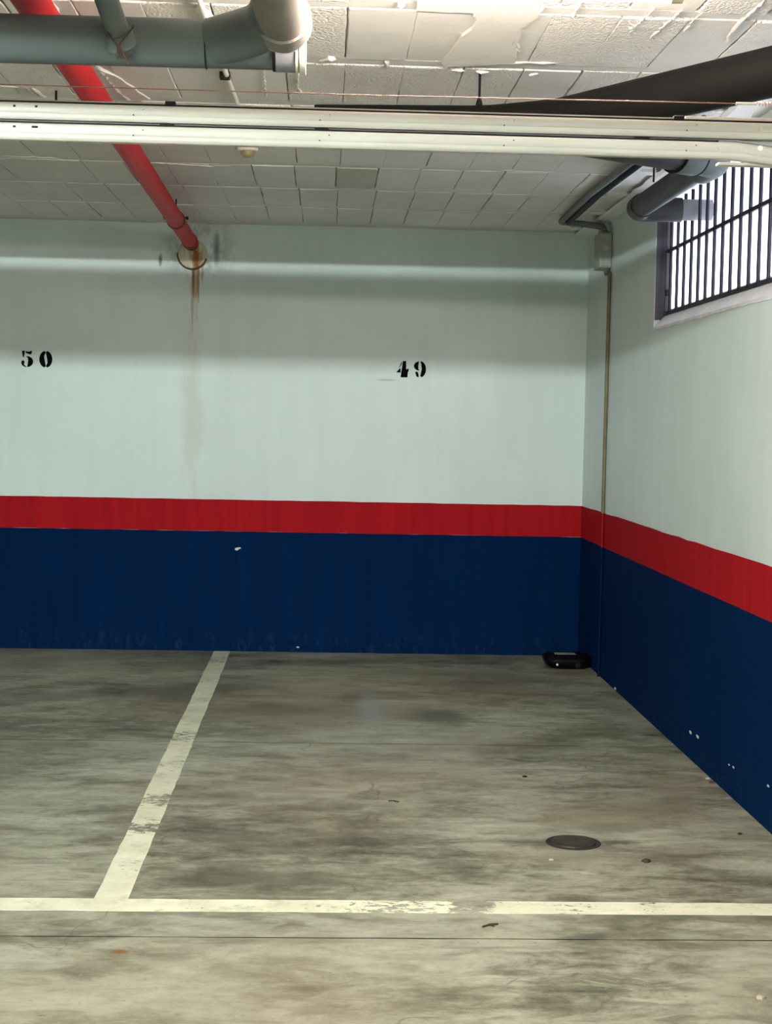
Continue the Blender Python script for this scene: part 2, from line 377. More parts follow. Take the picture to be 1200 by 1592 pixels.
# right wall with its window opening
WY0, WY1, WZ0, WZ1 = 4.7, 7.99, 2.02, 2.66
bm = bmesh.new(); X2 = XR+.09
box(bm, XR, X2, WY1, D, 0, 3.0); box(bm, XR, X2, YF, WY0, 0, 3.0); box(bm, XR, X2, WY0, WY1, 0, WZ0); box(bm, XR, X2, WY0, WY1, WZ1, 3.0)
wall_right = struct('wall_right', bm, M['wall_side'])
struct('wall_left', bx(XL-.3, XL, YF, D, 0, 3.0), M['wall_grey'])
struct('wall_front', bx(XL-.3, XR+.3, YF-.3, YF, -.02, 3.0), M['wall_grey'])
Z1, Z2 = .990, .784
def band_bm(horizontal_axis, a, b, fix, z0, z1, t, wob0, wob1, n=90):
    bm = bmesh.new(); rows = []
    for i in range(n+1):
        s = a+(b-a)*i/n
        e0 = z0+(random.uniform(-1, 1)*wob0); e1 = z1+random.uniform(-1, 1)*wob1
        P = (lambda d, z: (s, fix-d, z)) if horizontal_axis == 'x' else (lambda d, z: (fix-d, s, z))
        rows.append([bm.verts.new(P(0, e0)), bm.verts.new(P(t, e0)), bm.verts.new(P(t, e1)), bm.verts.new(P(0, e1))])
    for A, B in zip(rows, rows[1:]):
        for k in range(4): bm.faces.new((A[k], A[(k+1) % 4], B[(k+1) % 4], B[k]))
    bm.faces.new(rows[0]); bm.faces.new(rows[-1][::-1]); return bm
tag(link('blue_dado', band_bm('x', XL, XR, D, 0, Z2, .002, 0, .0008), M['blue'], wall_back), 'dark blue painted lower wall below the red band, back wall')
tag(link('red_band', band_bm('x', XL, XR, D, Z2, Z1, .0025, .0012, .0012), M['red'], wall_back), 'red painted band between white and blue, back wall')
tag(link('blue_dado', band_bm('y', YF, D, XR, 0, Z2, .002, 0, .0012), M['blue'], wall_right), 'dark blue painted lower wall below the red band, right wall')
tag(link('red_band', band_bm('y', YF, D, XR, Z2, Z1, .0025, .0015, .0025), M['red'], wall_right), 'red painted band between white and blue, right wall')
# chips of paint knocked off the blue
def chip(px, py, ax, val, s, parent):
    p = at(px, py, ax, val); bm = bmesh.new(); n = 7; ph = random.random()*6
    pts = [(s*random.uniform(.5, 1)*math.cos(ph+i*2*math.pi/n)*1.3, s*random.uniform(.4, .9)*math.sin(ph+i*2*math.pi/n)) for i in range(n)]
    to = (lambda u, v: Vector((p.x+u, val-.003, p.z+v))) if ax == 1 else (lambda u, v: Vector((val-.003, p.y+u*2, p.z+v)))
    prism(bm, pts, to, (0, 1, 0) if ax == 1 else (1, 0, 0), .001); o = link('paint_chip', bm, M['chip'], parent)
for q in ((368, 853, .014), (372, 852, .010), (463, 1006, .010)): chip(q[0], q[1], 1, D, q[2], wall_back)
for q in ((1074, 1138, .012), (1085, 1145, .012), (1134, 1189, .007), (1141, 1193, .007), (957, 1071, .014), (1195, 1222, .007)): chip(q[0], q[1], 0, XR, q[2], wall_right)

# ---- stencilled bay numbers
def arc(cx, cy, rx, ry, a0, a1, n=14): return [(cx+rx*math.cos(math.radians(a0+(a1-a0)*i/n)), cy+ry*math.sin(math.radians(a0+(a1-a0)*i/n))) for i in range(n+1)]
DIG = {
 '0': [arc(.5, .5, .5, .5, 104, 256)+arc(.62, .5, .27, .46, 245, 115), arc(.5, .5, .5, .5, -76, 76)+arc(.38, .5, .27, .46, 65, -65)],
 '9': [arc(.5, .5, .50, .5, -72, 80)+arc(.38, .5, .30, .46, 62, -60),
       [(.42, .985)]+arc(.46, .70, .46, .28, 105, 262)+[(.47, .47), (.36, .50), (.33, .58), (.31, .72), (.33, .88)],
       [(.14, .25), (.12, .32), (.20, .37), (.32, .34), (.37, .26), (.38, .16), (.42, .04), (.36, .02), (.22, .08)]],
 '4': [[(.53, 1.), (.79, 1.), (.79, .50), (.84, .46), (.92, .56), (1., .52), (.99, .38), (.93, .30), (.86, .32), (.79, .28), (.79, .12), (.92, .03), (.92, 0), (.36, 0), (.36, .03), (.52, .12), (.52, .55)],
       [(.0, .30), (.36, .29), (.37, .50), (.30, .56), (.20, .46)],
       [(.20, .56), (.27, .60), (.46, .84), (.46, .97), (.40, .90)]],
 '5': [[(.04, 1.), (.14, .97), (.28, .99), (.28, .86), (.22, .64), (.20, .58), (.12, .62)],
       [(.34, .97), (.50, .93), (.68, .94), (.82, 1.), (.86, .92), (.82, .80), (.70, .76), (.54, .80), (.36, .86)],
       [(.36, .60)]+arc(.46, .33, .50, .33, 85, -88)+[(.50, .06)]+arc(.42, .35, .24, .28, -50, 65),
       [(.0, .26), (.02, .36), (.14, .41), (.25, .36), (.27, .26), (.22, .18), (.30, .09), (.42, .05), (.42, 0), (.26, .02), (.10, .09), (.02, .17)]]}
def number(txt, spots, label):
    root = None
    for ch, (x0, x1, y0, y1) in zip(txt, spots):
        a = at(x0, y1, 1, D); b = at(x1, y0, 1, D); bm = bmesh.new()
        tilt = .0
        for poly in DIG[ch]: prism(bm, poly, lambda u, v: Vector((a.x+u*(b.x-a.x), D-.0015, a.z+v*(b.z-a.z)+u*0)), (0, 1, 0), .0012)
        if root is None:
            # the number part itself carries the first digit, the second hangs below it
            root = link('painted_number', bm, M['ink'], wall_back); root['label'] = label
        else: link('digit', bm, M['ink'], root)
number('50', ((33, 52.5, 545, 570.5), (61, 81.5, 545.5, 571.5)), 'black stencilled number 50 on the left of the white wall')
number('49', ((615.5, 635.5, 561.5, 586.5), (643, 662.5, 561.5, 587)), 'black stencilled number 49 right of the rust-stained pipe')

# ---- ceiling of joists and blocks
ZS = ZC+.02
ceiling = struct('ceiling', bx(XL-.3, XR+.3, YF-.3, D+.3, ZS, ZS+.25), M['joist'])
PY, Y00, JW, PX, X00 = .725, 4.685, .085, .2075, .05
def variant(wx, wy, j):
    bm = bmesh.new(); pts = []
    nx, ny = 4, 9
    for i in range(nx): pts.append((-wx/2+wx*i/nx, -wy/2))
    for i in range(ny): pts.append((wx/2, -wy/2+wy*i/ny))
    for i in range(nx): pts.append((wx/2-wx*i/nx, wy/2))
    for i in range(ny): pts.append((-wx/2, wy/2-wy*i/ny))
    pts = [(x+random.uniform(-j, j), y+random.uniform(-j, j)) for x, y in pts]
    top = [bm.verts.new((x, y, .0199)) for x, y in pts]; mid = [bm.verts.new((x, y, .002)) for x, y in pts]
    bot = [bm.verts.new((x*.975, y*.992, 0)) for x, y in pts]; n = len(pts)
    for A, B in ((top, mid), (mid, bot)):
        for k in range(n): bm.faces.new((A[k], A[(k+1) % n], B[(k+1) % n], B[k]))
    bm.faces.new(bot); bm.faces.new(top[::-1]); bmesh.ops.recalc_face_normals(bm, faces=bm.faces[:])
    me = bpy.data.meshes.new('ceiling_block'); bm.to_mesh(me); bm.free(); return me
base = [variant(PX-g, PY-JW-.004, .0018) for g in (.001, .002, .003, .004, .006, .008)]
kinds = {}
for m in ('block', 'block_rough', 'stain_block'):
    kinds[m] = []
    for b in base:
        q = b.copy(); q.materials.append(M[m]); kinds[m].append(q)
row = 0
for r in range(-1, 8):
    yc = Y00+PY*(r+.5)
    if yc+PY/2 > D+.1: continue
    off = random.uniform(-.012, .012)
    for c in range(-14, 8):
        xc = X00+PX*(c+.5)+off*(r > 1)
        if xc+PX/2 > XR: continue
        front = r < 3
        p = at(560, 275, 2, ZC)
        if abs(xc-p.x) < PX/2 and abs(yc-p.y) < PY/2: k = 'stain_block'
        elif front and c >= -1 and random.random() < .62: k = 'block_rough'
        elif front and random.random() < .2: k = 'block_rough'
        else: k = 'block'
        me = random.choice(kinds[k][:5] if r >= 3 else kinds[k])
        o = bpy.data.objects.new('ceiling_block', me); C.objects.link(o); o.parent = ceiling
        dz = random.uniform(-.0035, .0035)*(1 if front else .5)
        o.location = (xc+random.uniform(-.001, .001), yc, ZC+dz)
        o.rotation_euler = (random.uniform(-.003, .003), random.uniform(-.006, .006), random.uniform(-.004, .004))
        o.scale = (random.choice((-1, 1)), random.choice((-1, 1)), 1) if False else (1, 1, 1)
xe = X00+PX*8
for r in range(-1, 8):
    yj = Y00+PY*r
    bm = bmesh.new(); n = 48; a = []; b = []
    x0, x1 = X00-PX*14, XR
    pr = []
    for i in range(n+1):
        x = x0+(x1-x0)*i/n; z = ZC+random.uniform(0, .002)+.002
        pr.append([bm.verts.new((x, yj-JW/2+random.uniform(-.003, .003), ZS)), bm.verts.new((x, yj-JW/2+random.uniform(-.002, .003), z+.003)), bm.verts.new((x, yj-JW/2+.008, z)), bm.verts.new((x, yj+JW/2-.008, z)), bm.verts.new((x, yj+JW/2+random.uniform(-.003, .002), z+.003)), bm.verts.new((x, yj+JW/2, ZS))])
    for A, B in zip(pr, pr[1:]):
        for k in range(5): bm.faces.new((A[k], A[k+1], B[k+1], B[k]))
    link('ceiling_joist', bm, M['joist'], ceiling)
# strip of smooth plaster beside the right wall
bm = bmesh.new(); prv = None; n = 40
for i in range(n+1):
    y = 4.0+(D-4.0)*i/n; x = XR-.10-.25*max(0, 1-(y-4)/2.6)+random.uniform(-.008, .008)
    cur = [bm.verts.new((x, y, ZC+.002)), bm.verts.new((x+.02, y, ZC-.006)), bm.verts.new((XR, y, ZC-.007)), bm.verts.new((XR, y, ZC+.002))]
    if prv:
        for k in range(3): bm.faces.new((prv[k], prv[k+1], cur[k+1], cur[k]))
    prv = cur
link('plaster_patch', bm, M['plaster'], ceiling)
# coat of plaster smeared over joints at the top of the view
def patch(pts, h=.006):
    P = [at(a, b, 2, ZC) for a, b in pts]; q = []
    for i, p in enumerate(P):
        n_ = P[(i+1) % len(P)]
        for k in range(5):
            s = k/5; v = p.lerp(n_, s); q.append((v.x+random.uniform(-.006, .006), v.y+random.uniform(-.006, .006)))
    link('plaster_patch', prism(bmesh.new(), q, lambda u, v: Vector((u, v, ZC-.009)), (0, 0, 1), h+.006), M['plaster'], ceiling)
patch([(640, -30), (830, -30), (838, 20), (812, 40), (800, 95), (690, 100), (690, 88), (742, 30), (736, 16), (650, 12)])
patch([(100, 96), (122, 90), (190, 120), (232, 152), (205, 154), (170, 150)])
# mortar that squeezed out and dried along the joints
def ridge(bm, pts, r, j=.004):
    P = []
    for a, b in zip(pts, pts[1:]):
        A = at(*a, 2, ZC-.004); B = at(*b, 2, ZC-.004); n = max(3, int((B-A).length/.02))
        P += [A.lerp(B, i/n)+Vector((random.uniform(-j, j), random.uniform(-j, j), random.uniform(-.002, .001))) for i in range(n)]
    P.append(at(*pts[-1], 2, ZC-.004))
    R = [r*random.uniform(.4, 1.3) for _ in P]; R[0] = R[-1] = r*.2
    sweep(bm, P, r, seg=6, rfun=lambda i: R[i])
bm = bmesh.new()
for pts, r in (([(75, 0), (92, 20)], .008), ([(146, 98), (172, 127), (186, 143), (205, 155)], .008), ([(305, 12), (332, 26)], .012), ([(340, 24), (420, 16), (432, 3)], .008),
               ([(461, 100), (463, 135), (470, 145)], .005), ([(410, 106), (413, 150)], .004), ([(598, 95), (603, 103)], .012), ([(620, 3), (625, 10)], .012), ([(496, 95), (512, 90), (522, 92)], .010),
               ([(780, 96), (865, 98)], .004), ([(800, 60), (806, 78)], .006), ([(838, 22), (806, 40), (797, 64), (806, 78), (800, 95)], .006),
               ([(888, 26), (904, 4)], .008), ([(838, 20), (846, 8)], .005), ([(1127, 66), (1140, 46), (1152, 34), (1166, 22), (1188, 0)], .0055), ([(978, 32), (985, 40), (980, 46)], .006),
               ([(0, 133), (28, 136)], .006), ([(50, 137), (72, 152)], .006), ([(835, 115), (822, 117)], .005), ([(760, 112), (740, 111)], .008), ([(700, 109), (722, 110)], .005),
               ([(0, 242), (60, 244), (100, 247)], .0028), ([(220, 252), (330, 258), (360, 257)], .0025), ([(780, 264), (860, 268)], .0025), ([(40, 135), (60, 150)], .005),
               ([(1060, 15), (1010, 60)], .003), ([(1020, 10), (975, 55)], .003), ([(1090, 20), (1062, 50)], .003)):
    ridge(bm, pts, r)
mo = link('dried_mortar', bm, M['plaster'], ceiling, smooth=True); mo['kind'] = 'stuff'

# thin white conduit along the ceiling behind the grey pipe
A = at(305, -12, 2, ZC-.012); B = at(374, 175, 2, ZC-.012)
cond = link('ceiling_conduit', sw([A, B], .009, seg=12), M['white_plastic'], smooth=True)
recentre(cond, B); tag(cond, 'thin white conduit fixed to the ceiling behind the grey pipe', 'conduit')
p = at(352, 118, 2, ZC-.012)
link('clip', bx(p.x-.024, p.x+.012, p.y-.02, p.y+.02, p.z-.012, p.z+.012, bevel=.002), M['black'], cond)

# ------------------------------------------------------------------ window and grille
GX = XR+.055
win = struct('window_1', bx(XR+.062, XR+.086, WY0, WY1, WZ0+.04, WZ0+.066), M['frame'])
# sloping plaster sill
bm = bmesh.new(); prv = None; n = 36
for i in range(n+1):
    y = WY0+(WY1-WY0)*i/n
    cur = [bm.verts.new(p) for p in ((XR-.004, y, WZ0-.012+random.uniform(-.004, .004)), (XR-.004, y, WZ0+.003), (XR+.088, y, WZ0+.105), (XR+.088, y, WZ0-.01))]
    if prv:
        for k in range(4): bm.faces.new((prv[k], prv[(k+1) % 4], cur[(k+1) % 4], cur[k]))
    else: bm.faces.new(cur)
    prv = cur
bm.faces.new(prv[::-1])
link('sloping_sill', bm, M['sill'], win)
SP = .1467
grille = thing('window_grille', 'dark iron grille of upright bars across the high window', 'grille', (GX, 6.4, 2.1))
gz0, gz1 = 2.094, 2.655
for i in range(22):
    y = 7.875-SP*i
    if y < WY0+.04: break
    link('bar', sw([(GX, y, gz0), (GX, y, gz1)], .0085, seg=10), M['bars'], grille, smooth=True)
for z, h in ((gz0+.002, .010), (2.413, .009)):
    link('crossbar', bx(GX-.006, GX+.006, WY0+.01, WY1-.005, z-h, z+h), M['bars'], grille)
link('frame_post', bx(XR+.003, GX+.012, WY1-.012, WY1-.002, WZ0+.045, WZ1-.002), M['frame'], grille)
link('frame_post', bx(GX-.012, GX+.012, WY1-.06, WY1-.044, gz0-.005, WZ1-.004), M['frame'], grille)
p = (GX, WY1-.075, 2.21)
link('lock_plate', bx(GX-.012, GX+.010, WY1-.10, WY1-.055, 2.185, 2.215, bevel=.003), M['frame'], grille)
# the light well outside
struct('trim_1', bx(3.3, 3.5, 2.0, 14.5, .5, 3.20), M['ext'])
struct('trim_2', bx(2.9, 3.9, 2.0, 14.5, 3.20, 3.40), M['soffit'])

# ------------------------------------------------------------------ red sprinkler main
P0 = Vector((-.87, D+.02, 2.628)); P1 = Vector((-.828, 6.3, 2.620)); dirn = (P1-P0)/(P0.y-P1.y)
Pn = P0+dirn*(P0.y-3.3)
rp = thing('red_pipe', 'red painted pipe running along the ceiling into the back wall', 'pipe', P0)
link('pipe_run', sw([P0, Pn], .047, seg=28), M['red_pipe'], rp, smooth=True)
yr = 8.84; pr_ = P0+dirn*(P0.y-yr)
cl = link('pipe_clamp', lt(pr_-dirn*.012, dirn, [(0, .047), (0, .053), (.024, .053), (.024, .047)]), M['rust'], rp, smooth=True)
for sx in (-1, 1): link('bolt', sw([pr_+Vector((sx*.062, -.015, .012)), pr_+Vector((sx*.062, .02, .012))], .009, seg=8), M['black'], cl)
link('hanger_rod', sw([pr_+Vector((0, 0, .05)), Vector((pr_.x, pr_.y, ZC))], .004, seg=8), M['black'], cl)
yj = D-.20
link('coupling', lt(P0+dirn*(P0.y-yj), dirn, [(0, .047), (0, .051), (.03, .051), (.03, .047)]), M['red_pipe'], rp, smooth=True)
cp = at(299, 396, 1, D-.01)
bm = bmesh.new(); lathe(bm, (cp.x, D+.001, cp.z), (0, -1, 0), [(0, .098), (.018, .094), (.03, .084), (.032, .03)], seg=32)
tag(link('wall_filler', bm, M['foam'], rp, smooth=True), 'cream filler collar stained with rust around the pipe hole')
rg = [Vector((cp.x+.093*math.cos(a), D-.02, cp.z+.093*math.sin(a))) for a in [math.radians(175+i*10) for i in range(18)]]
link('rust_ring', sw(rg, .006, seg=8), M['rust'], rp, smooth=True)

# ------------------------------------------------------------------ garage-door tracks across the room
YR = 3.5
def track_profile(z0):
    # (depth towards back, z): rolled front face, returned bottom and a taller back web whose lip shows on top
    face = [(.014, z0+.002), (.006, z0-.0005), (.0015, z0+.003), (0, z0+.008), (.001, z0+.013), (-.001, z0+.016), (-.0015, z0+.031), (.0005, z0+.0345), (.004, z0+.036)]
    return face
def track(z0, x0, x1, mat, parent, name, bend=None):
    bm = bmesh.new()
    face = track_profile(z0); web = [(.030, z0), (.030, z0+.043), (.026, z0+.0455), (.022, z0+.0455)]
    outline = face+[(.004, z0+.0345), (.002, z0+.031), (.0035, z0+.012), (.010, z0+.0035)]
    xs = [x0+(x1-x0)*i/60 for i in range(61)]
    def xf(x, y, z):
        if bend and x > bend[0]:
            R = bend[1]; s = min((x-bend[0])/R, math.pi/2); zz = z-z0
            return Vector((bend[0]+(R+zz)*math.sin(s), YR+y, z0-R+(R+zz)*math.cos(s)))
        return Vector((x, YR+y, z))
    for prof in (outline, [(.014, z0+.002), (.030, z0), (.032, z0+.002), (.032, z0+.0455), (.022, z0+.0462), (.0215, z0+.0435), (.029, z0+.043), (.029, z0+.0035), (.015, z0+.004)]):
        rings = [[bm.verts.new(xf(x, *p)) for p in prof] for x in xs]; n = len(prof)
        for A, B in zip(rings, rings[1:]):
            for k in range(n): bm.faces.new((A[k], A[(k+1) % n], B[(k+1) % n], B[k]))
        bm.faces.new(rings[0]); bm.faces.new(rings[-1][::-1])
    return link(name, bm, mat, parent, smooth=True)
ZL, ZU = 2.1155, 2.1605
tracks = thing('door_track', 'pair of pale steel garage door tracks, one above the other, spanning the view', 'track', (0, YR, ZL))
up_rail = track(ZU, -3.2, XR, M['galv'], tracks, 'upper_rail')
lo_rail = track(ZL, -3.2, .88+.75*math.pi/2, M['galv'], tracks, 'lower_rail', bend=(.88, .75))
def xat(px): return at(px, 200, 1, YR-.002).x
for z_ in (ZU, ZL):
    link('slot_shade', bx(-3.2, XR-.005 if z_ > ZL else .88, YR+.0042, YR+.0215, z_+.0365, z_+.0395), M['black'], tracks)  # black strips put in as the dark shade of the track slots
# punched holes, rivets and spacer clips
def dot(px, dz, rail, r=.0022, m='black', nm='hole', w=None):
    x = xat(px); z = (ZU if rail is up_rail else ZL)+dz
    if w: link(nm, bx(x-w, x+w, YR-.0024, YR+.001, z-r, z+r), M[m], rail)
    else: link(nm, lt((x, YR+.001, z), (0, -1, 0), [(0, r), (.0035, r), (.004, r*.7)], seg=10), M[m], rail)
for px, w in ((22, .0028), (56, .0028)): dot(px, .0265, up_rail, w=w)
for px, w in ((22, .0030), (54, .0068)): dot(px, .0265, lo_rail, w=w)
for px in (207, 497, 784, 1068): dot(px, .014, up_rail, .0014); dot(px, .014, lo_rail, .0014)
for px in (222, 512, 799, 1083): dot(px, .026, up_rail, .0010); dot(px, .026, lo_rail, .0014)
for px in (1183,): dot(px, .022, up_rail, .0062, 'galv', 'rivet'); dot(px, .0235, lo_rail, .0066, 'ferrule', 'rivet')
for px in (1121, 1153): dot(px, .0225, lo_rail, .0062, 'galv', 'rivet')
for px in (264, 1056):
    x = xat(px); link('spacer_clip', bx(x-.012, x+.012, YR+.003, YR+.020, ZU+.036, ZU+.0475, bevel=.002), M['black'], tracks)
for px in (258, 500, 1000):
    x = xat(px); link('rail_gap_shade', bx(x-.016, x+.016, YR+.008, YR+.02, ZL+.0385, ZL+.0435), M['black'], tracks)  # thin black slivers in place of the shadows between the rails
x0, x1 = at(1114, 252, 1, YR+.05).x, XR-.01
link('wall_bracket', bx(x0, x1, YR+.033, YR+.060, 2.1055, 2.1115, bevel=.001), M['galv'], tracks)
x0 = at(1063, 185, 1, YR+.05).x
link('top_flange', bx(x0, x1, YR+.033, YR+.040, 2.150, 2.2135, bevel=.001), M['galv'], tracks)
# hanger angles out of view hold the tracks up
for x in (-1.6, 1.25): link('hanger_strap', bx(x-.012, x+.012, YR+.033, YR+.037, 2.12, ZC), M['galv'], tracks)

# door cable strung above the tracks
def zc_(px, py): return at(px, py, 1, YR+.01)
c0, c1 = zc_(-40, 129), zc_(1144, 161)
pts = [zc_(-300, 121), zc_(0, 131), zc_(600, 149), zc_(1020, 158), c1]
cab = thing('door_cable', 'thin rusty cable strung above the pale tracks', 'cable', pts[0])
link('wire', sw(pts, .0013, seg=8), M['cable'], cab, smooth=True)
f1 = zc_(1176, 161.5)
link('ferrule', sw([c1, f1], .0034, seg=12), M['ferrule'], cab, smooth=True)
hx = []; L = .62
s0 = f1+Vector((.002, 0, 0)); n = 90*8
for i in range(n):
    t = i/n; a = i/8*2*math.pi
    hx.append(s0+Vector((t*L, .0042*math.cos(a), .0042*math.sin(a)-t*.006)))
link('coil_spring', sw(hx, .0012, seg=5), M['spring'], cab)

# ------------------------------------------------------------------ grey soil pipe, top left
YP, ZP, RP = 4.10, 2.478, .0625
dr = thing('drain_pipe', 'large grey plastic drain pipe with capped branch, top left', 'pipe', (-.3, YP, ZP))
xc_ = at(322, 67, 1, YP).x; xcap = at(470, 70, 1, YP).x
link('pipe_run', sw([(-3.0, YP, ZP-.006), (xc_, YP, ZP)], RP-.0005, seg=36), M['pvc'], dr, smooth=True)
link('joint_ring', lt((xc_-.003, YP, ZP), (1, 0, 0), [(0, RP), (0, RP+.002), (.003, RP+.002), (.003, RP)], seg=36), M['black'], dr)
body = link('branch_body', sw([(xc_, YP, ZP), (xcap, YP, ZP)], RP-.001, seg=36), M['pvc'], dr, smooth=True)
# branch curving off the run towards the camera
bp = fillet([(xc_+.02, YP-.004, ZP+.004), (-.165, YP-.115, ZP+.018), (-.122, YP-.30, ZP+.045)], .2, 12)
link('branch_arm', sw(bp, RP, seg=36), M['pvc'], dr, smooth=True)
e0 = Vector((-.120, YP-.135, ZP+.020)); e1 = Vector((-.155, YP-1.5, ZP+.10))
link('elbow_socket', lt(e0, e1-e0, [(0, RP+.001), (0, RP+.007), (.012, RP+.010), (.075, RP+.009), (.08, RP+.003), (1.2, RP+.003)], seg=40), M['dusty'], dr, smooth=True)
d_ = (e1-e0).normalized()
link('socket_lip', lt(e0-d_*.004, d_, [(0, RP+.002), (0, RP+.0085), (.007, RP+.010), (.007, RP+.002)], seg=40), M['dusty'], dr, smooth=True)
xg = at(427, 70, 1, YP).x
link('joint_ring', lt((xg-.004, YP, ZP), (1, 0, 0), [(0, RP), (0, RP+.003), (.008, RP+.003), (.008, RP)], seg=36), M['black'], dr)
link('cap_socket', lt((xg+.004, YP, ZP), (1, 0, 0), [(0, RP+.001), (0, RP+.004), (xcap-xg-.016, RP+.004), (xcap-xg-.016, RP)], seg=36), M['pvc_lilac'], dr, smooth=True)
cap = link('end_cap', lt((xcap-.016, YP, ZP), (1, 0, 0), [(0, RP+.002), (0, RP+.008), (.006, RP+.008), (.006, RP+.003), (.010, RP+.003), (.010, RP+.008), (.018, RP+.010), (.026, RP+.010), (.026, RP-.01)], seg=40), M['pvc_lip'], dr, smooth=True)
for x in (-2.3, -1.2): 
    s_ = link('pipe_strap', lt((x-.01, YP, ZP-.003), (1, 0, 0), [(0, RP), (0, RP+.003), (.02, RP+.003), (.02, RP)], seg=30), M['black'], dr)
    link('strap_rod', sw([(x, YP, ZP+RP), (x, YP, ZC)], .004, seg=8), M['black'], s_)
# small branch pipe with its saddle and binding wire
q0 = Vector((-.538, YP-.045, ZP-.010)); q1 = Vector((-.618, YP-.36, ZC-.02))
sb = link('branch_pipe', sw([q0, q1], .030, seg=26), M['pvc'], dr, smooth=True)
sb['label'] = 'small grey pipe dropping onto the large drain pipe, wired in place'
dd = (q1-q0).normalized()
link('saddle', lt(q0-dd*.012, dd, [(0, .03), (0, .047), (.012, .047), (.020, .040), (.045, .033), (.045, .03)], seg=30), M['pvc'], sb, smooth=True)
wz = [(-.580, YP-.085, ZP+.020), (-.560, YP-.095, ZP-.010), (-.541, YP-.090, ZP-.034), (-.543, YP-.085, ZP-.066)]
w1 = link('binding_wire', sw(fillet(wz, .02, 4), .0022, seg=6), M['dark_wire'], sb)
wz = [(-.500, YP-.085, ZP+.020), (-.518, YP-.095, ZP-.008), (-.538, YP-.092, ZP-.032), (-.537, YP-.085, ZP-.060)]
link('binding_wire', sw(fillet(wz, .02, 4), .0022, seg=6), M['dark_wire'], sb)
link('binding_wire', sw([(-.536, YP-.088, ZP-.034), (-.522, YP-.08, ZP-.060), (-.516, YP-.075, ZP-.074)], .002, seg=6), M['rust'], sb)

# ------------------------------------------------------------------ dark pipes, right side
ZD, RD = 2.555, .074
J = Vector((.70, 5.50, ZD))
A2 = at(1200, 112, 2, ZD); dA = (A2-J).normalized()
dp = thing('sloping_drain', 'dark dusty drain pipe behind the tracks with a branch out through the window', 'pipe', J)
k = (XR-.02-J.x)/dA.x
link('pipe_run', sw(fillet([(-.05, 5.58, ZD), (.55, 5.515, ZD), tuple(J+dA*.15), tuple(J+dA*k)], .25, 8), RD, seg=36), M['black_pipe'], dp, smooth=True)
E1 = at(1108, 246, 2, ZD); E2 = at(996, 321, 2, ZD-.01)
dB = (E1-J).normalized()
link('pipe_run', sw([J+dB*.02, E1-dB*.09], RD-.004, seg=36), M['pvc_dark'], dp, smooth=True)
lk = E1-dB*.21
link('coupling', lt(lk, dB, [(0, RD-.004), (0, RD+.003), (.005, RD+.005), (.115, RD+.005), (.12, RD+.003), (.12, RD-.004)], seg=40), M['pvc'], dp, smooth=True)
for q in (0, .11): link('seal_ring', lt(lk+dB*q, dB, [(0, RD-.004), (0, RD+.0065), (.006, RD+.0065), (.006, RD-.004)], seg=40), M['black'], dp)
link('elbow', sw(fillet([E1-dB*.10, E1+dB*.01, E1+(E2-E1).normalized()*.16], .10, 12), RD-.001, seg=36), M['pvc'], dp, smooth=True)
RC = .052
dC = (E2-E1).normalized()
link('pipe_run', sw([E1+dC*.10, E2], RC, seg=36), M['pvc_dark'], dp, smooth=True)
O2 = Vector((XR+.13, 7.3615, ZD-.008))
link('elbow', sw(fillet([E2-dC*.04, E2+dC*.10, O2+(E2+dC*.1-O2)*.4], .09, 12), RC+.005, seg=36), M['pvc_dark'], dp, smooth=True)
link('outlet', sw([O2+(E2+dC*.1-O2)*.5, O2], RC-.002, seg=30), M['pvc_lilac'], dp, smooth=True)
hr = at(1013, 292, 2, ZD); hx_ = Vector((1.452, 6.93, 0))
link('hanger_rod', sw([(hx_.x, hx_.y, ZD+RC-.004), (hx_.x, hx_.y, ZC)], .0045, seg=8), M['black'], dp)
hb = at(746, 114, 2, ZC)
r_ = link('hanger_rod', sw([(hb.x, hb.y, ZC), (hb.x, hb.y, ZD+RD-.01)], .0045, seg=8), M['black'], dp)
link('hanger_clamp', lt((hb.x-.01, hb.y, ZD), (1, -.1, 0), [(0, RD), (0, RD+.004), (.02, RD+.004), (.02, RD)], seg=36), M['black'], dp)
link('hanger_foot', lt((hb.x, hb.y, ZD+RD-.003), (0, 0, 1), [(0, .014), (.02, .010), (.035, .004)], seg=10), M['black'], dp)

tp = link('ceiling_pipe', sw([(1.50, 5.15, ZC-.04), (1.46, 3.6, ZC-.04)], .022, seg=16), M['dusty'], smooth=True)
recentre(tp, (1.5, 5.15, ZC-.04)); tag(tp, 'thin grey pipe just above the dark drain pipe, far upper right', 'pipe')
# rods of the tracks seen against the ceiling at the left
hb = at(85, 135, 1, 4.6)
rodl = link('threaded_rod', sw([(hb.x, hb.y, 2.30), (hb.x, hb.y, 2.487)], .004, seg=8), M['black'])
# the rod continues to a stirrup of the pipe behind; keep it tied to the tracks
rodl.parent = None
bpy.data.objects.remove(rodl)
x_ = at(87, 150, 1, YR+.024).x
link('lug', bx(x_-.0025, x_+.0025, YR+.024, YR+.028, ZU+.044, ZU+.044+.024), M['black'], tracks)

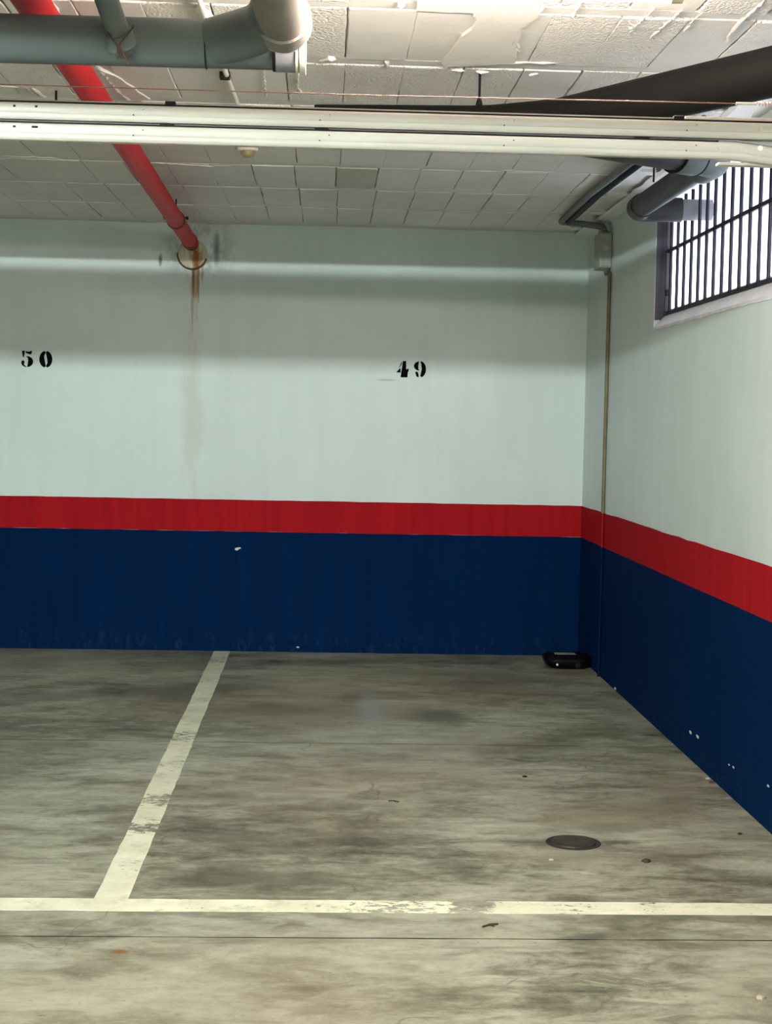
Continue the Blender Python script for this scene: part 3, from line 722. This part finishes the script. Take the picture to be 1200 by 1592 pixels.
# ------------------------------------------------------------------ flexible conduits and junction box
BXc = (XR-.045, 9.34)
jb = thing('junction_box', 'grey junction box in the upper right corner with a conduit running down', 'electrical box', (XR, 9.32, 2.48))
link('box_body', bx(XR-.075, XR-.001, 9.22, 9.42, 2.455, 2.665, bevel=.006), M['box'], jb)
link('box_lid', bx(XR-.068, XR-.006, 9.212, 9.22, 2.463, 2.657, bevel=.003), M['box'], jb)
link('cable_gland', lt((XR-.038, 9.215, 2.57), (0, -1, 0), [(0, .022), (.012, .020), (.014, .012), (.02, .010)], seg=16), M['pvc_lip'], jb, smooth=True)
link('cable_gland', lt((XR-.038, 9.33, 2.665), (0, 0, 1), [(0, .03), (.02, .03), (.022, .024), (.03, .024)], seg=16), M['box'], jb, smooth=True)
link('cable_gland', lt((XR-.023, 9.26, 2.455), (0, 0, -1), [(0, .02), (.02, .018), (.04, .012)], seg=16), M['tan'], jb, smooth=True)
for z0, z1, m in ((Z1, 2.43, 'tan'), (Z2, Z1, 'red'), (.0, Z2, 'blue')):
    y_ = 9.20
    link('wall_conduit', sw([(XR-.0125, 9.22, z0), (XR-.0125, 9.22, z1)], .011 if m == 'tan' else .008, seg=12), M[m], jb, smooth=True)
g0 = Vector((XR-.038, 9.33, 2.69))
ca = at(882, 347, 2, ZC-.03); cb = at(930, 303, 2, ZC-.028); cc = at(1000, 250, 2, ZC-.03); cd = at(1050, 215, 2, ZC-.03)
def corr(off, m, nm, label, r=.0165):
    g = g0+Vector((0, off[0]*.9, 0))
    pts = fillet([g+Vector((0, 0, 0)), g+Vector((-.01, 0, .02)), Vector((ca.x+.08+off[0]*.2, ca.y-.03+off[1]*.3, ca.z-.005))+Vector((0, 0, off[2])), Vector((ca.x+off[0], ca.y+off[1], ca.z+off[2])), Vector((cb.x+off[0], cb.y+off[1], cb.z+off[2])), Vector((cc.x+off[0], cc.y+off[1], cc.z+off[2])), Vector((cd.x+off[0]+.02, cd.y+off[1]-.4, cd.z+off[2]))], .09, 7)
    # resample and corrugate
    out = [pts[0]]
    for a, b in zip(pts, pts[1:]):
        k = max(1, int((b-a).length/.006)); out += [a.lerp(b, i/k) for i in range(1, k+1)]
    o = link(nm, sw(out, r, seg=10, rfun=lambda i: r+(.0016 if i % 2 else -.0012)), m, None, smooth=True)
    return tag(o, label, 'conduit')
o1 = corr((0, 0, 0), M['tube_cable'], 'flexible_conduit', 'black corrugated conduit from the corner box up along the ceiling')
o2 = corr((-.045, -.01, .002), M['tube_grey'], 'flexible_conduit', 'grey corrugated conduit on the left of the black one on the ceiling')
for o in (o1, o2): recentre(o, g0)

# ------------------------------------------------------------------ little ceiling lampholder
p = at(385, 231, 2, ZC-.004)
lh = thing('ceiling_lampholder', 'small round cream ceiling fitting just below the tracks', 'fitting', (p.x, p.y, ZC))
link('base', lt((p.x, p.y, ZC), (0, 0, -1), [(0, .048), (.012, .048), (.016, .044)], seg=28), M['white_plastic'], lh, smooth=True)
link('dome', lt((p.x, p.y, ZC-.016), (0, 0, -1), [(0, .032), (.010, .032), (.020, .027), (.027, .016), (.030, .004)], seg=24), M['bulb_brown'], lh, smooth=True)

# ------------------------------------------------------------------ fluorescent lamps
def lamp(p0, p1, col, k, label, r=.0125):
    p0 = Vector(p0); p1 = Vector(p1); L = (p1-p0).length; mid = (p0+p1)/2
    ex = (p1-p0).normalized(); ey = Vector((0, 0, 1)).cross(ex).normalized(); ez = ex.cross(ey)
    T = Matrix(((ex.x, ey.x, ez.x, mid.x), (ex.y, ey.y, ez.y, mid.y), (ex.z, ey.z, ez.z, mid.z), (0, 0, 0, 1)))
    t = thing('fluorescent_lamp', label, 'lamp', mid)
    def put(name, bm, m, sm=False): bmesh.ops.transform(bm, matrix=T, verts=bm.verts[:]); link(name, bm, m, t, smooth=sm)
    h = L/2
    put('tube', sw([(-h+.015, 0, 0), (h-.015, 0, 0)], r, seg=16), tube_mat('lit_tube', col, k), True)
    for a, s in ((-h, 1), (h, -1)):
        put('end_cap', lt((a, 0, 0), (s, 0, 0), [(0, r), (.002, r+.002), (.03, r+.002), (.03, r)], seg=16), M['cap'], True)
        a0, a1 = (a-.002, a+.014) if s > 0 else (a-.014, a+.002)
        put('lampholder', bx(a0, a1, -.011, .011, -.006, .035), M['lamp_body'])
    tw = .03 if k < 2000 else .11  # trays of the unseen tubes widened to keep their light off the ceiling
    put('tray', bx(-h-.01, h+.01, -tw, tw, .033, .065, bevel=.003), M['lamp_body'])
    for f in (.2, .8):
        q = p0.lerp(p1, f); link('hanger', sw([q+Vector((0, 0, .06)), (q.x, q.y, ZS)], .003, seg=8), M['black'], t)
lz = lambda y: 2.372-.0196*(1.5-y)
lamp((-3.75, -1.0, lz(-1.0)), (-2.75, -2.8, lz(-2.8)), COL_M, TUBE_M, 'left bare tube of the two behind the camera', .010)
lamp((-2.45, -1.0, lz(-1.0)), (-1.45, -2.8, lz(-2.8)), COL_M, TUBE_M, 'right bare tube of the two behind the camera', .010)
lamp((-.06, 3.80, 2.551), (.855, 3.80, 2.551), COL_C, TUBE_C, 'white tube lamp under the ceiling whose end shows at the top edge', .0125)
# lintel and tray shapes added out of view to mask light on the back wall
bm = bmesh.new()
for (a, b) in ((XL, XR),):
    zt = lambda x: 2.397-.036*(x+2.0)
    v = [bm.verts.new(p) for p in ((a, 1.5, zt(-3.2)), (-3.2, 1.5, zt(-3.2)), (.1, 1.5, zt(.1)), (b, 1.5, zt(.1)), (b, 1.5, ZS), (a, 1.5, ZS))]
    w_ = [bm.verts.new(q.co+Vector((0, .12, .0))) for q in v]
    bm.faces.new(v); bm.faces.new(w_[::-1])
    for q in range(6): bm.faces.new((v[q], v[(q+1) % 6], w_[(q+1) % 6], w_[q]))
struct('added_lintel_mask', bm, M['joist'])
struct('unseen_shade_block_1', bx(-2.15, -.6, -.85, -.50, -.01, ZS), M['wall_grey'])  # unseen block added behind the camera to darken the right side
ct = thing('added_light_blocker', 'grey tray-shaped blocker added above the camera to shade the back wall', 'tray', (0, 1.5, 2.227))
def slant(y0, y1, zb, zt):
    bm = bmesh.new(); k = -.004; zz = lambda x, z: z+k*(x+1.2)
    v = [bm.verts.new(p) for p in ((-4.5, y0, zz(-4.5, zb)), (XR, y0, zz(XR, zb)), (XR, y0, zz(XR, zt) if zt < 2.3 else zt), (-4.5, y0, zz(-4.5, zt) if zt < 2.3 else zt))]
    w_ = [bm.verts.new((q.co.x, y1, q.co.z)) for q in v]
    bm.faces.new(v); bm.faces.new(w_[::-1])
    for q in range(4): bm.faces.new((v[q], v[(q+1) % 4], w_[(q+1) % 4], w_[q]))
    return bm
link('blocker_side', slant(1.497, 1.50, 2.230, 2.350), M['galv'], ct)
link('blocker_base', slant(1.50, 1.62, 2.230, 2.234), M['galv'], ct)
link('blocker_side', slant(1.62, 1.623, 2.230, 2.270), M['galv'], ct)
for x in (-4, -2, .9): link('blocker_strap', bx(x, x+.03, 1.494, 1.497, 2.227, 2.5), M['galv'], ct)

# ------------------------------------------------------------------ things on the floor
# bait box in the corner
L0 = at(849, 1022, 2, 0); L1 = at(916, 1041, 2, 0)
bxx0, bxx1, by0, by1 = 1.405, 1.685, 9.46, 9.72
bb = thing('bait_box', 'low black plastic box tucked into the corner of the walls', 'box', ((bxx0+bxx1)/2, (by0+by1)/2, 0))
def rr(x0, x1, y0, y1, r, z, n=6):
    out = []
    for cx, cy, a in ((x1-r, y1-r, 0), (x0+r, y1-r, 90), (x0+r, y0+r, 180), (x1-r, y0+r, 270)):
        out += [Vector((cx+r*math.cos(math.radians(a+90*i/n)), cy+r*math.sin(math.radians(a+90*i/n)), z)) for i in range(n+1)]
    return out
def loft(bm, rings):
    R = [[bm.verts.new(p) for p in r] for r in rings]; n = len(R[0])
    for A, B in zip(R, R[1:]):
        for k in range(n): bm.faces.new((A[k], A[(k+1) % n], B[(k+1) % n], B[k]))
    bm.faces.new(R[0][::-1]); bm.faces.new(R[-1]); return bm
def R_(i, z, dx=0): return rr(bxx0+i+dx, bxx1-i*.4, by0+i*.8, by1-i*.4, .07, z*.86)
link('base', loft(bmesh.new(), [R_(.035, .0), R_(.012, .018), R_(.0, .045), R_(.0, .058)]), M['rubber'], bb, smooth=True)
lid = link('lid', loft(bmesh.new(), [R_(-.004, .060), R_(-.004, .066), R_(.004, .078), R_(.02, .088), R_(.05, .093)]), M['rubber'], bb, smooth=True)
link('sticker', bx(1.47, 1.60, 9.56, 9.64, .0805, .0812, bevel=.0), M['label'], lid)
lkp = at(866, 1033, 1, by0+.012)
link('lock', lt((lkp.x, by0+.012, lkp.z), (0, -1, 0), [(0, .007), (.012, .007), (.014, .004)], seg=14), M['ferrule'], bb, smooth=True)
link('entry_hole', lt((1.60, by0+.004, .028), (0, -1, 0), [(0, .018), (.006, .018), (.0065, .014)], seg=20), M['black'], bb, smooth=True)

# floor drain
dc = Vector((.927, 5.485, 0))
fd = thing('floor_drain', 'dark round drain cover let into the concrete bay', 'drain', dc)
link('rim', lt(dc, (0, 0, 1), [(0, .100), (.0025, .098), (.004, .090), (.003, .084), (.001, .082)], seg=40), M['drain_hole'], fd, smooth=True)
link('cover', lt(dc, (0, 0, 1), [(.001, .082), (.006, .080), (.009, .070), (.008, .05), (.0045, .02), (.004, .0)], seg=40), M['drain'], fd, smooth=True)
# crumbs, leaf and splinters
def debris(px, py, kind, label, s=1.):
    p = at(px, py, 2, 0); bm = bmesh.new()
    if kind == 'twig':
        a = random.uniform(-.6, .6); d = Vector((math.cos(a), math.sin(a), 0))*.028*s
        pts = [p-d+Vector((0, 0, .003)), p+Vector((0, .004, .005)), p+d+Vector((0, 0, .003))]
        sweep(bm, fillet(pts, .02, 3), .003*s, seg=6)
        sweep(bm, [p+Vector((0, .003, .004)), p+Vector((.010, -.014, .003))*s+Vector((0, 0, .001))], .002*s, seg=5)
    else:
        n = 9; lo = []; 
        for z, k in ((.0, 1.), (.005*s, .85), (.008*s, .45)):
            lo.append([p+Vector((math.cos(i*2*math.pi/n)*.013*s*k*(1+.35*math.sin(i*2.3+px)), math.sin(i*2*math.pi/n)*.010*s*k*(1+.3*math.cos(i*1.7+py)), z)) for i in range(n)])
        loft(bm, lo)
    o = link('twig' if kind == 'twig' else 'crumb', bm, M['leaf'] if kind in ('twig', 'dark') else M['crumb']); recentre(o, p)
    return tag(o, label, 'debris')
debris(1005, 1340, 'dark', 'small dark flattened scrap right of the round drain', 1.3)
debris(762, 1440, 'twig', 'dry twig lying just below the white front line')
debris(612, 1247, 'twig', 'small dry leaf stalk in the middle of bay 49', .8)
debris(816, 1208, 'dark', 'dark crumb behind the round drain', .8)
debris(856, 1337, 'pale', 'tiny pale crumb in front of the round drain', .6)
debris(1106, 1217, 'dark', 'dark crumb of plaster at the foot of the right wall', 1.)
debris(1100, 1211, 'pale', 'pale flake of plaster at the foot of the right wall', .9)
debris(1182, 1552, 'pale', 'pale chip on the floor at the lower right', 1.0)
debris(1150, 1297, 'dark', 'dark crumb right of the drain near the blue wall', .7)
